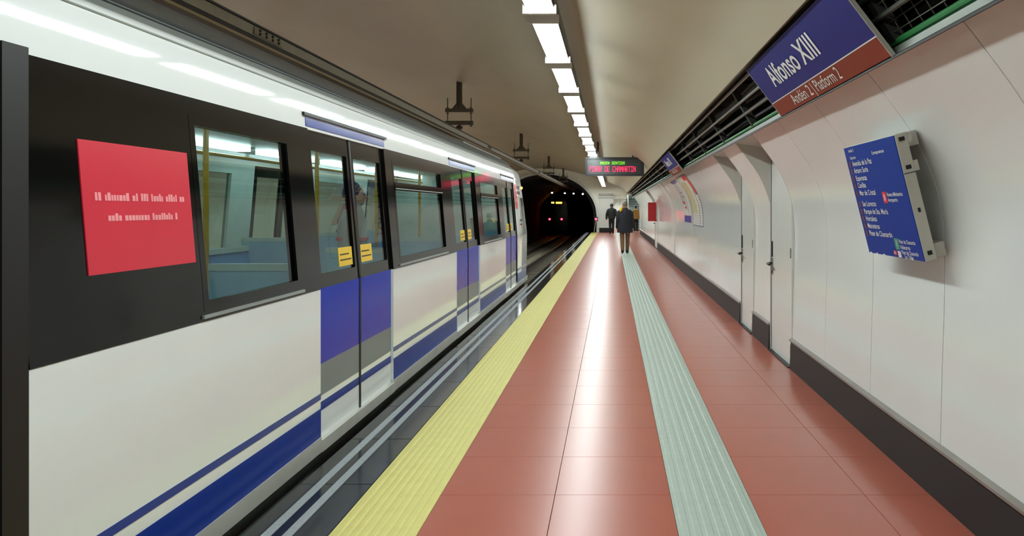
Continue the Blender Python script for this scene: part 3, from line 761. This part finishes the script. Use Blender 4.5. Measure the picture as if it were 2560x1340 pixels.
# cab end
def yfront(z):
    pts = [(.03,15.40),(.12,15.52),(.35,15.66),(.8,15.72),(1.0,15.70),(1.5,15.55),(1.9,15.36),(2.1,15.18),(2.25,14.98),(2.4,14.72),(2.5,14.45)]
    for (a,ya),(b,yb) in zip(pts, pts[1:]):
        if a <= z <= b: return ya+(yb-ya)*(z-a)/(b-a)
    return pts[-1][1] if z > 2 else pts[0][1]
def xcab(z):
    if z <= ZT: return XS(z)
    P = [(1.92,-1.78),(2.0,-1.786),(2.1,-1.80),(2.18,-1.853),(2.25,-1.95),(2.31,-2.02),(2.375,-2.12),(2.44,-2.3),(2.5,-2.55)]
    for (a,xa),(b,xb) in zip(P, P[1:]):
        if a <= z <= b: return xa+(xb-xa)*(z-a)/(b-a)
    return -2.55
zl = [.03,.119,.35,.6,.8,.98,1.2,1.5,1.75,1.92,2.0,2.1,2.18,2.25,2.31,2.375,2.44,2.5]
rows = []
for z in zl:
    x, yf = xcab(z), yfront(z); r = .30; row = [(x,13.862 if z <= ZT else 14.05,z),(x,yf-r,z)]
    for k in range(1, 6):
        t = math.pi/2*k/5; row.append((x-r*(1-math.cos(t))*1.3, yf-r+r*math.sin(t), z))
    row += [(TC, yf+.06, z)]
    row += [(2*TC-p[0], p[1], p[2]) for p in row[:-1][::-1]]
    rows.append(row)
cb = MB(); nn = len(rows[0]); cb.add([p for r in rows for p in r], [(i*nn+k,i*nn+k+1,(i+1)*nn+k+1,(i+1)*nn+k) for i in range(len(rows)-1) for k in range(nn-1)])
cab = cb.build('cab_shell', 'train_white', car, smooth=True)
def cabpatch(y0, y1, z0, z1, o): return patch(y0, y1, z0, z1, 0, o)
cabpatch(13.95, 14.28, 1.45, 1.90, .004).build('red_strip', 'ad_red', cab)
for z in (1.76, 1.58): cabpatch(14.02, 14.22, z, z+.05, .006).build('print', 'ad_print', cab)
MB().hexa([(XS(.98)+.004,14.95,.98),(XS(.98)-.02,14.95,.98),(XS(.98)-.02,15.28,.98),(XS(.98)+.004,15.28,.98),(XS(1.66)+.004,14.78,1.66),(XS(1.66)-.02,14.78,1.66),(XS(1.66)-.02,15.12,1.66),(XS(1.66)+.004,15.12,1.66)]).build('cab_window', 'train_black', cab)
MB().hexa([(XS(1.0)+.006,15.27,.99),(XS(1.0)-.0,15.27,.99),(XS(1.0)-.0,15.29,.99),(XS(1.0)+.006,15.29,.99),(XS(1.66)+.006,15.10,1.66),(XS(1.66),15.10,1.66),(XS(1.66),15.13,1.66),(XS(1.66)+.006,15.13,1.66)]).build('window_trim', 'train_gutter', cab)
cabpatch(14.35, 14.75, 1.72, 1.78, .004).build('vent_slot', 'train_rubber', cab); cabpatch(14.35, 14.75, 1.82, 1.88, .004).build('vent_slot', 'train_rubber', cab)
cabpatch(14.45, 14.75, 1.22, 1.25, .004).build('car_number', 'train_rubber', cab); cabpatch(14.45, 14.68, 1.14, 1.17, .004).build('car_number', 'train_rubber', cab)
cabpatch(13.87, 15.30, .338, .372, .003).build('blue_stripe', 'train_blue', cab); cabpatch(13.87, 15.22, .119, .284, .003).build('blue_stripe', 'train_blue', cab)
cabpatch(14.02, 14.03, .12, 1.9, .003).build('cab_door_gap', 'train_gutter', cab); cabpatch(14.62, 14.63, .12, 1.9, .003).build('cab_door_gap', 'train_gutter', cab)
MB().sphere((-1.80,15.26,1.86), (.03,.04,.03)).build('marker_light', 'amber_glow', cab, smooth=True)
# windscreen and far-side details
MB().hexa([(TC-.8,15.80,1.08),(TC+.8,15.80,1.08),(TC+.8,15.74,1.08),(TC-.8,15.74,1.08),(TC-.75,15.50,1.85),(TC+.75,15.50,1.85),(TC+.75,15.44,1.85),(TC-.75,15.44,1.85)]).build('windscreen', 'train_black', cab)
# far side
for (a, b), (wa, wb_) in zip(SEG, WIN):
    patch(a, b, .03, ZS, -.06, 0, True).build('side_panel', 'train_white', car)
    side_cells([a,wa,wb_,b],[ZS,1.05,1.815,ZT],[(wa,wb_,1.05,1.815)],-.05,.002,True).build('window_band', 'interior_white', car)
    patch(wa, wb_, 1.05, 1.815, -.022, -.014, True).build('window_pane', 'train_glass', car)
for a, b in DR:
    m_ = (a+b)/2; door_leaf(a+.012, m_-.002, True, True); door_leaf(m_+.002, b-.012, False, True)
# ends, floor, underframe
ENDP = [(-1.75,.03),(-1.75,1.0),(-1.83,1.9),(-1.90,2.12),(-2.05,2.25),(-2.5,2.42)]; ENDP += [(2*TC-x, z) for x, z in ENDP[::-1]]
MB().prof(ENDP, CY0+.01, CY0+.06).build('end_wall', 'train_black', car)
MB().prof(ENDP, 14.0, 14.05).build('cab_bulkhead', 'interior_white', car)
MB().box(2*TC+1.74, -1.74, CY0, 15.3, -.12, .03).build('floor', 'interior_floor', car)
MB().box(2*TC+2.0, -2.0, CY0+.4, 15.1, -.75, -.12).build('underframe', 'train_under', car)
for yb in (4.4, 12.9):
    bg = MB().box(2*TC+1.95, -1.95, yb-1.2, yb+1.2, -.8, -.5).build('bogie', 'train_under', car)
    for yy in (yb-.85, yb+.85):
        for x in (TC-.72, TC+.72): MB().tube([(x-.06,yy,-.60),(x+.06,yy,-.60)], .40, 20).build('wheel', 'rail_side', bg)
MB().box(-1.80, -1.7005, CY0-.10, CY0-.002, .03, ZT).build('end_pillar', 'train_rubber', car)
MB().box(2*TC+1.71, 2*TC+1.80, CY0-.10, CY0-.002, .03, ZT).build('end_pillar', 'train_rubber', car)
gw = thing('gangway', (TC, 2.02, -1.0), 'dark ribbed gangway between the carriages, at the left edge', 'gangway')
for k in range(5):
    y = 1.897+k*.05; MB().box(TC-1.0-.03*(k%2), TC+1.0+.03*(k%2), y, y+.044, -.1, 2.2+.03*(k%2)).build('bellows_fold', 'train_rubber', gw)
MB().box(TC-.4, TC+.4, 1.9, 2.14, -.75, -.45).build('coupler', 'train_under', gw)
# interior
MB().box(2*TC+1.80, -1.80, CY0+.06, 14.0, 2.04, 2.08).build('ceiling_lining', 'interior_white', car)
for s in (-1, 1):
    for y0 in (2.6, 4.3, 6.0, 7.7, 9.4, 11.1, 12.6):
        MB().box(TC+s*.62-.07, TC+s*.62+.07, y0, y0+1.3, 1.99, 2.039).build('light_strip', 'interior_glow', car)
XI = 2*TC+1.77    # inner face of the far side
for (a, b) in ((2.35,4.35),(6.15,8.3),(10.1,12.2)):
    st_ = MB().prof([(XI,.42),(XI+.46,.42),(XI+.46,.47),(XI+.12,.47),(XI+.05,1.00),(XI,1.00)], a, b).build('bench_seat', 'seat_blue', car)
    MB().box(XI, XI+.07, a, b, 1.0, 1.05).build('backrest_rail', 'interior_white', st_)
    MB().box(XI+.455, XI+.475, a, b, .40, .475).build('seat_trim', 'seat_trim', st_)
    XN = -1.77
    sn = MB().prof([(XN,.42),(XN-.46,.42),(XN-.46,.47),(XN-.12,.47),(XN-.05,.95),(XN,.95)], a, b).build('bench_seat', 'seat_blue', car)
    for y in (a-.02, b):
        for x0, x1 in ((XI, XI+.5), (XN-.5, XN)):
            MB().box(x0, x1, y, y+.02, .3, 1.10).build('draught_screen', 'screen_blue', car); MB().box(x0-.005, x1+.005, y-.005, y+.025, 1.10, 1.14).build('screen_rail', 'interior_white', car)
MB().box(XI+.0, XI+.02, 3.3, 4.2, 1.25, 1.65).build('wall_map', 'interior_navy', car)
for y in (3.3, 5.45, 7.5, 9.4, 11.5, 13.3):
    MB().tube([(TC,y,.03),(TC,y,2.04)], .02, 10).build('grab_pole', 'pole_yellow', car, smooth=True)
for s in (-1, 1):
    MB().tube([(TC+s*.55,2.4,1.92),(TC+s*.55,13.9,1.92)], .016, 8).build('grab_rail', 'pole_yellow', car, smooth=True)
# carriage behind, coupled on: mirrored copy of the shell
car2 = bpy.data.objects.new('metro_carriage', None); COL.objects.link(car2); car2.location = (TC, 2*2.02-9.0, -1.02); car2.scale = (1, -1, 1)
car2['label'] = 'next metro carriage coupled behind, beyond the left edge of the photo'; car2['category'] = 'train'
skip = ('bench', 'grab_pole', 'light_strip', 'wall_map', 'draught', 'bogie', 'red_notice', 'roof_conduit')
for chd in list(car.children):
    if not any(chd.name.startswith(q) for q in skip): copy_tree(chd, car2)

# ------------------------------------------------------------------ departing train in the tunnel
T2Y = 75.7
t2 = thing('distant_train', (TC2, T2Y, -1.0), 'dim train tail in the dark tunnel with two red lights and orange display', 'train')
bp_ = [(-1.17,-.7),(1.17,-.7),(1.17,1.0),(1.09,1.92),(.95,2.22),(.6,2.45),(0,2.5),(-.6,2.45),(-.95,2.22),(-1.09,1.92),(-1.17,1.0)]
MB().prof([(TC2+x, z) for x, z in bp_], T2Y, T2Y+14).build('body', 'train_black', t2)
MB().box(TC2-.85, TC2+.85, T2Y-.02, T2Y, 1.05, 1.80).build('rear_window', 'train_black', t2)
MB().box(TC2-.42, TC2-.15, T2Y-.03, T2Y-.005, 1.98, 2.12).build('route_number', 'amber_glow', t2)
MB().box(TC2+.02, TC2+.62, T2Y-.03, T2Y-.005, 1.96, 2.12).build('route_display', 'amber_glow', t2)
em = MB().box(TC2+.04, TC2+.40, T2Y-.03, T2Y-.005, 1.62, 1.70).box(TC2+.04, TC2+.14, T2Y-.03, T2Y-.005, 1.38, 1.62).box(TC2+.30, TC2+.40, T2Y-.03, T2Y-.005, 1.38, 1.62)
em.build('emblem', 'print_white', t2)
for s in (-1, 1):
    x = TC2+s*.59; MB().tube([(x,T2Y-.05,.43),(x,T2Y,.43)], .16, 14).build('lamp_ring', 'red_lens', t2)
    MB().sphere((x,T2Y-.06,.43), (.10,.05,.10)).build('tail_light', 'red_glow', t2, smooth=True)
MB().tube([(TC2-1.05,T2Y-.12,1.00),(TC2-1.16,T2Y-.14,.82),(TC2-1.2,T2Y-.14,.2),(TC2-1.22,T2Y-.14,-.35),(TC2-1.05,T2Y-.14,-.42)], .05, 8).build('grab_rail', 'chrome', t2)
# signal at the platform end
sg = thing('platform_signal', (-.97, 46.9, 0), 'small red signal lamp on a thin leaning post at the tunnel mouth', 'signal')
MB().tube([(-1.10,46.9,0),(-.98,46.9,.72)], .022, 8).build('post', 'board_grey', sg)
MB().box(-1.08, -.86, 46.9, 47.05, .70, .95).build('housing', 'led_case', sg, bevel=.01)
MB().sphere((-.97,46.88,.82), (.07,.04,.07)).build('lens', 'red_glow', sg, smooth=True)
for i, (uu, vv, d) in enumerate(((1380,482,62),(1412,483,66),(1434,484,64),(1457,485,58),(1464,482,56))):
    x, z = (uu-1530)*d/F, 1.45-(vv-522)*d/F
    t = thing('tunnel_lamp', (x, d, z), 'small white lamp high in the dark tunnel, %s from the left' % ords[i], 'light', 'lamps in the tunnel')
    MB().sphere((x,d,z), (.07,.04,.055)).build('bulb', 'white_glow', t, smooth=True)
    MB().box(x-.03, x+.03, d, d+.1, z-.03, min(z+.5, portal(max(min(x,PCX+PA-.05),PCX-PA+.05))+.02)).build('bracket', 'train_under', t)

# ------------------------------------------------------------------ people
def skin_mesh(chains, voxel=.012):
    obs = []
    for pts in chains:      # chain: list of (pos, (rx, ry)), parents by index
        vs = [p[0] for p in pts]; es = [(p[2], i) for i, p in enumerate(pts) if p[2] is not None]
        me = bpy.data.meshes.new('s'); me.from_pydata(vs, es, [])
        o = bpy.data.objects.new('s', me); COL.objects.link(o)
        md = o.modifiers.new('sk', 'SKIN'); md.use_smooth_shade = True
        for i, p in enumerate(pts):
            sv = me.skin_vertices[0].data[i]; sv.radius = p[1]; sv.use_root = (i == 0)
        sb = o.modifiers.new('ss', 'SUBSURF'); sb.levels = 2; sb.render_levels = 2
        obs.append(o)
    dg = bpy.context.evaluated_depsgraph_get(); dg.update(); out = MB()
    for o in obs:
        me = o.evaluated_get(dg).to_mesh()
        out.add([tuple(v.co) for v in me.vertices], [tuple(p.vertices) for p in me.polygons])
    for o in obs: bpy.data.objects.remove(o)
    return out
def remeshed(mb, voxel):
    me = bpy.data.meshes.new('r'); me.from_pydata(mb.v, [], mb.f); o = bpy.data.objects.new('r', me); COL.objects.link(o)
    md = o.modifiers.new('rm', 'REMESH'); md.mode = 'VOXEL'; md.voxel_size = voxel; md.use_smooth_shade = True
    sm = o.modifiers.new('sm', 'SMOOTH'); sm.iterations = 3; sm.factor = .5
    dg = bpy.context.evaluated_depsgraph_get(); dg.update()
    out = bpy.data.meshes.new_from_object(o.evaluated_get(dg)); bpy.data.objects.remove(o); return out
def ring(c, rx, ry, n=16, tilt=0):
    return [(c[0]+rx*math.cos(2*math.pi*k/n), c[1]+ry*math.sin(2*math.pi*k/n), c[2]+tilt*math.sin(2*math.pi*k/n)) for k in range(n)]
def hand_chains(w_, dirn, side, fwd):
    w_ = Vector(w_); d = Vector(dirn).normalized(); f = Vector(fwd).normalized(); ch = []
    palm = [(tuple(w_),(.024,.020),None),(tuple(w_+d*.045),(.036,.017),0),(tuple(w_+d*.085),(.036,.015),1)]
    ch.append(palm)
    for i, (o, l) in enumerate(((-.028,.062),(-.009,.075),(.010,.070),(.028,.055))):
        b = w_+d*.08+f*o; i_ = Vector((-side,0,0))
        ch.append([(tuple(b),(.0095,.009),None),(tuple(b+d*l*.5+i_*.006),(.009,.009),0),(tuple(b+d*l*.8+i_*.020),(.0085,.008),1),(tuple(b+d*l+i_*.034),(.007,.007),2)])
    b = w_+d*.03-f*.026; ch.append([(tuple(b),(.011,.011),None),(tuple(b+d*.035-f*.022),(.010,.010),0),(tuple(b+d*.065-f*.026+Vector((-side,0,0))*.012),(.008,.008),1)])
    return ch
def person(name, loc, rz, sc, label, J, mats, group=None, seated=False):
    """J: joint dictionary in metres for a 1.70 m figure facing +Y; mats: skin, trouser, shoe"""
    t = thing(name, loc, label, 'person', group); t.rotation_euler.z = rz; t.scale = (sc, sc, sc); o0 = WL[t.name]
    body = [(J['pelvis'],(.15,.105),None),(J['waist'],(.135,.095),0),(J['chest'],(.16,.11),1),(J['nb'],(.085,.07),2),(J['neck'],(.055,.055),3),(J['head0'],(.06,.065),4)]
    for s in (0, 1):
        k = len(body); body += [(J['sh'][s],(.062,.062),2),(J['el'][s],(.045,.045),k),(J['wr'][s],(.028,.032),k+1)]
    for s in (0, 1):
        k = len(body); body += [(J['hip'][s],(.098,.10),0),(J['kn'][s],(.076,.080),k),(J['an'][s],(.058,.060),k+1),(J['toe'][s],(.042,.030),k+2)]
    chains = [body]
    for s, sd in ((0,-1),(1,1)):
        d = Vector(J['wr'][s])-Vector(J['el'][s]); chains += hand_chains(J['wr'][s], d, sd, (0,1,0))
    mb = skin_mesh(chains)
    hc = Vector(J['head'])
    mb.sphere(hc, (.078,.098,.118), 20, 14); mb.sphere(hc+Vector((0,.03,-.06)), (.056,.070,.06), 14, 10)
    mb.sphere(hc+Vector((0,.10,-.018)), (.016,.026,.024), 10, 8)                     # nose
    mb.sphere(hc+Vector((0,.088,-.062)), (.028,.016,.010), 10, 6)                    # mouth
    for s in (-1, 1):
        mb.sphere(hc+Vector((s*.080,-.004,-.012)), (.012,.022,.034), 8, 8)           # ears
        mb.sphere(hc+Vector((s*.034,.088,.016)), (.020,.014,.010), 8, 6)             # brow and eye
    me = remeshed(mb, .011); me.materials.clear()
    for m in mats: me.materials.append(MATS[m])
    zt = J['pelvis'][2]+.10
    for p in me.polygons:
        c = p.center
        near_hand = min((c-Vector(J['wr'][0])-(Vector(J['wr'][0])-Vector(J['el'][0])).normalized()*.08).length, (c-Vector(J['wr'][1])-(Vector(J['wr'][1])-Vector(J['el'][1])).normalized()*.08).length) < .11
        foot = any(c.z < J['an'][s][2]+.02 and (c-Vector(J['an'][s])).length < .26 for s in (0,1))
        p.material_index = 0 if (c.z > zt or (near_hand and c.z > .5)) else (2 if foot else 1); p.use_smooth = True
    b = bpy.data.objects.new('body', me); COL.objects.link(b); b.parent = t; WL[b.name] = o0
    def part(mb2, nm, m):
        o = mb2; o.v = [tuple(Vector(p)+o0) for p in o.v]; return o.build(nm, m, t, smooth=True)
    eyes = MB()
    for s in (-1, 1): eyes.sphere(hc+Vector((s*.032,.093,.008)), (.012,.010,.008), 8, 6)
    part(eyes, 'eyes', 'hole_black')
    return t, part
def walk(stride, arm=.06, spread=.24, lean=.0):
    return dict(pelvis=(0,0,.93), waist=(0,lean*.3,1.10), chest=(0,lean*.6,1.28), nb=(0,lean*.8,1.43), neck=(0,lean,1.49), head0=(0,lean+.01,1.55), head=(0,lean+.02,1.585),
        sh=[(-.185,lean*.6,1.37),(.185,lean*.6,1.37)], el=[(-spread,lean-.05,1.10),(spread,lean-.03,1.10)], wr=[(-spread-.02,lean+arm,.87),(spread+.03,lean-arm*.3,.86)],
        hip=[(-.09,0,.88),(.09,0,.88)], kn=[(-.085,.02-stride*.25,.49),(.085,stride*.62,.50)], an=[(-.075,-stride,.12 if stride > .05 else .085),(.075,stride*.7,.085)],
        toe=[(-.085,-stride+.14,.035),(.085,stride*.7+.15,.035)])
def coat_loft(J, hem, hr, flare=1.0, chest=(.215,.145), col=True):
    mb = MB(); lean = J['chest'][1]
    rs = [((0,lean*.2,hem), hr[0]*flare, hr[1]*flare),((0,lean*.25,hem+.04), hr[0]*flare, hr[1]*flare),((0,lean*.3,.95), hr[0], hr[1]),((0,lean*.6,1.12), chest[0]*.97, chest[1]),((0,lean*.8,1.28), chest[0], chest[1]),((0,lean*.9,1.355), chest[0]*.90, chest[1]*.90),((0,lean,1.405), chest[0]*.68, chest[1]*.78),((0,lean,1.445), .105, .098),((0,lean,1.50), .080, .080)]
    mb.loft([ring(c, a, b, 20) for c, a, b in rs])
    for s in (0, 1):
        S_, E, W = [Vector(J[k][s]) for k in ('sh','el','wr')]
        sg_ = 1 if s == 0 else -1; mb.tube([S_+Vector((.09*sg_,0,.02)), S_+Vector((.045*sg_,0,.008)), S_+Vector((.01*sg_,0,-.02)), S_.lerp(E,.22), S_.lerp(E,.6), E, E.lerp(W,.5), W, W+(W-E).normalized()*.02], [.045,.068,.080,.085,.078,.073,.064,.056,.052], 14)
    return mb
def cap_hair(hc, back=1.0, extra=0.0, n=18):
    mb = MB(); rs = []
    for i in range(9):
        a = math.pi/2*(i/8)*1.25-.35; r = math.cos(a); z = math.sin(a)
        rs.append([(hc[0]+(.088+extra)*r*math.cos(2*math.pi*k/n), hc[1]-.012+(.104+extra)*r*math.sin(2*math.pi*k/n)*(1.0 if math.sin(2*math.pi*k/n) < 0 else .86), hc[2]+.014+(.118+extra)*z*1.0+(.035 if math.sin(2*math.pi*k/n) > .4 and i < 3 else 0)) for k in range(n)])
    return mb.loft(rs)
# man in the navy coat
J = walk(.14, .05, .225, .05)
t, part = person('person', (.41, 24.5, .004), 0, .985, 'person walking away in long dark navy coat, brown trousers and yellow scarf, grey hair', J, ['skin','trouser_brown','shoe_dark'])
part(coat_loft(J, .70, (.235,.165), 1.06, (.225,.155)), 'coat', 'coat_navy')
part(cap_hair(J['head']), 'hair', 'hair_grey')
sc_ = MB(); sc_.tube([(-.085,-.02,1.50),(-.10,.05,1.475),(-.09,.11,1.475),(0,.15,1.475),(.08,.11,1.465),(.085,.05,1.46)], .036, 10)
sc_.tube([(-.09,-.01,1.50),(-.115,-.05,1.46),(-.135,-.075,1.415),(-.15,-.085,1.375)], [.035,.042,.045,.02], 10)
part(sc_, 'scarf', 'scarf_yellow')
# person in black jacket
J = walk(.04, .08, .27, .02)
t, part = person('person', (-.02, 44.2, .0), 0, 1.02, 'person in plain black jacket and black trousers walking away near the tunnel mouth', J, ['skin','trouser_dark','shoe_dark'])
part(coat_loft(J, .86, (.205,.15), 1.0, (.225,.15)), 'jacket', 'coat_black'); part(cap_hair(J['head'], 1, .006), 'hair', 'hair_dark')
# person in tan jacket
J = walk(.10, .05, .23, .02)
t, part = person('person', (1.50, 48.7, 0), -.05, .96, 'person in tan jacket with fur collar and dark trousers, beside the exit stairs', J, ['skin','trouser_dark','shoe_dark'])
part(coat_loft(J, .84, (.20,.15), 1.02, (.215,.15)), 'jacket', 'coat_tan'); part(cap_hair(J['head'], 1, .012), 'hair', 'hair_dark')
fc = MB(); fc.tube([(-.13,.02,1.43),(-.09,-.09,1.44),(0,-.125,1.45),(.09,-.09,1.44),(.13,.02,1.43),(.09,.11,1.43),(-.09,.11,1.43),(-.13,.02,1.43)], .045, 10); part(fc, 'fur_collar', 'fur_collar')
# passengers in the carriage
J = walk(.02, .03, .23, 0)
t, part = person('passenger', (-2.50, 7.42, .03), -1.2, .98, 'standing passenger in grey and red top seen through the carriage door glass', J, ['skin','trouser_grey','shoe_dark'])
part(coat_loft(J, .88, (.18,.13), 1.0, (.205,.14)), 'top', 'shirt_grey'); part(cap_hair(J['head']), 'hair', 'hair_dark')
rd = MB(); rd.loft([ring((0,0,z), .20, .148, 20) for z in (.93,.97)]); rd.loft([ring((0,0,z), .214, .152, 20) for z in (1.14,1.17)]); part(rd, 'red_stripe', 'shirt_red')
J = dict(pelvis=(0,0,.58), waist=(0,0,.76), chest=(0,.0,.95), nb=(0,.02,1.09), neck=(0,.03,1.15), head0=(0,.04,1.21), head=(0,.05,1.245), sh=[(-.185,0,1.03),(.185,0,1.03)],
    el=[(-.23,.05,.77),(.23,.05,.77)], wr=[(-.12,.27,.68),(.12,.27,.68)], hip=[(-.09,.02,.57),(.09,.02,.57)], kn=[(-.11,.42,.56),(.11,.42,.56)], an=[(-.11,.44,.09),(.11,.44,.09)], toe=[(-.12,.58,.035),(.12,.58,.035)])
t, part = person('passenger', (XI+.26, 10.6, .03), -1.57, .98, 'seated passenger in dark coat on the far bench of the carriage', J, ['skin','trouser_dark','shoe_dark'])
mb = MB(); mb.loft([ring((0,0,z), a, b, 18) for z, a, b in ((.50,.20,.17),(.60,.20,.16),(.78,.205,.15),(.95,.215,.15),(1.03,.20,.13),(1.08,.14,.10),(1.12,.085,.085),(1.16,.08,.08))])
for s in (0, 1):
    S_, E, W = [Vector(J[k][s]) for k in ('sh','el','wr')]; mb.tube([S_+Vector((.05*(1 if s == 0 else -1),0,.03)), S_, S_.lerp(E,.5), E, E.lerp(W,.5), W], [.08,.086,.078,.07,.062,.055], 12)
part(mb, 'coat', 'coat_black'); part(cap_hair(J['head']), 'hair', 'hair_dark')
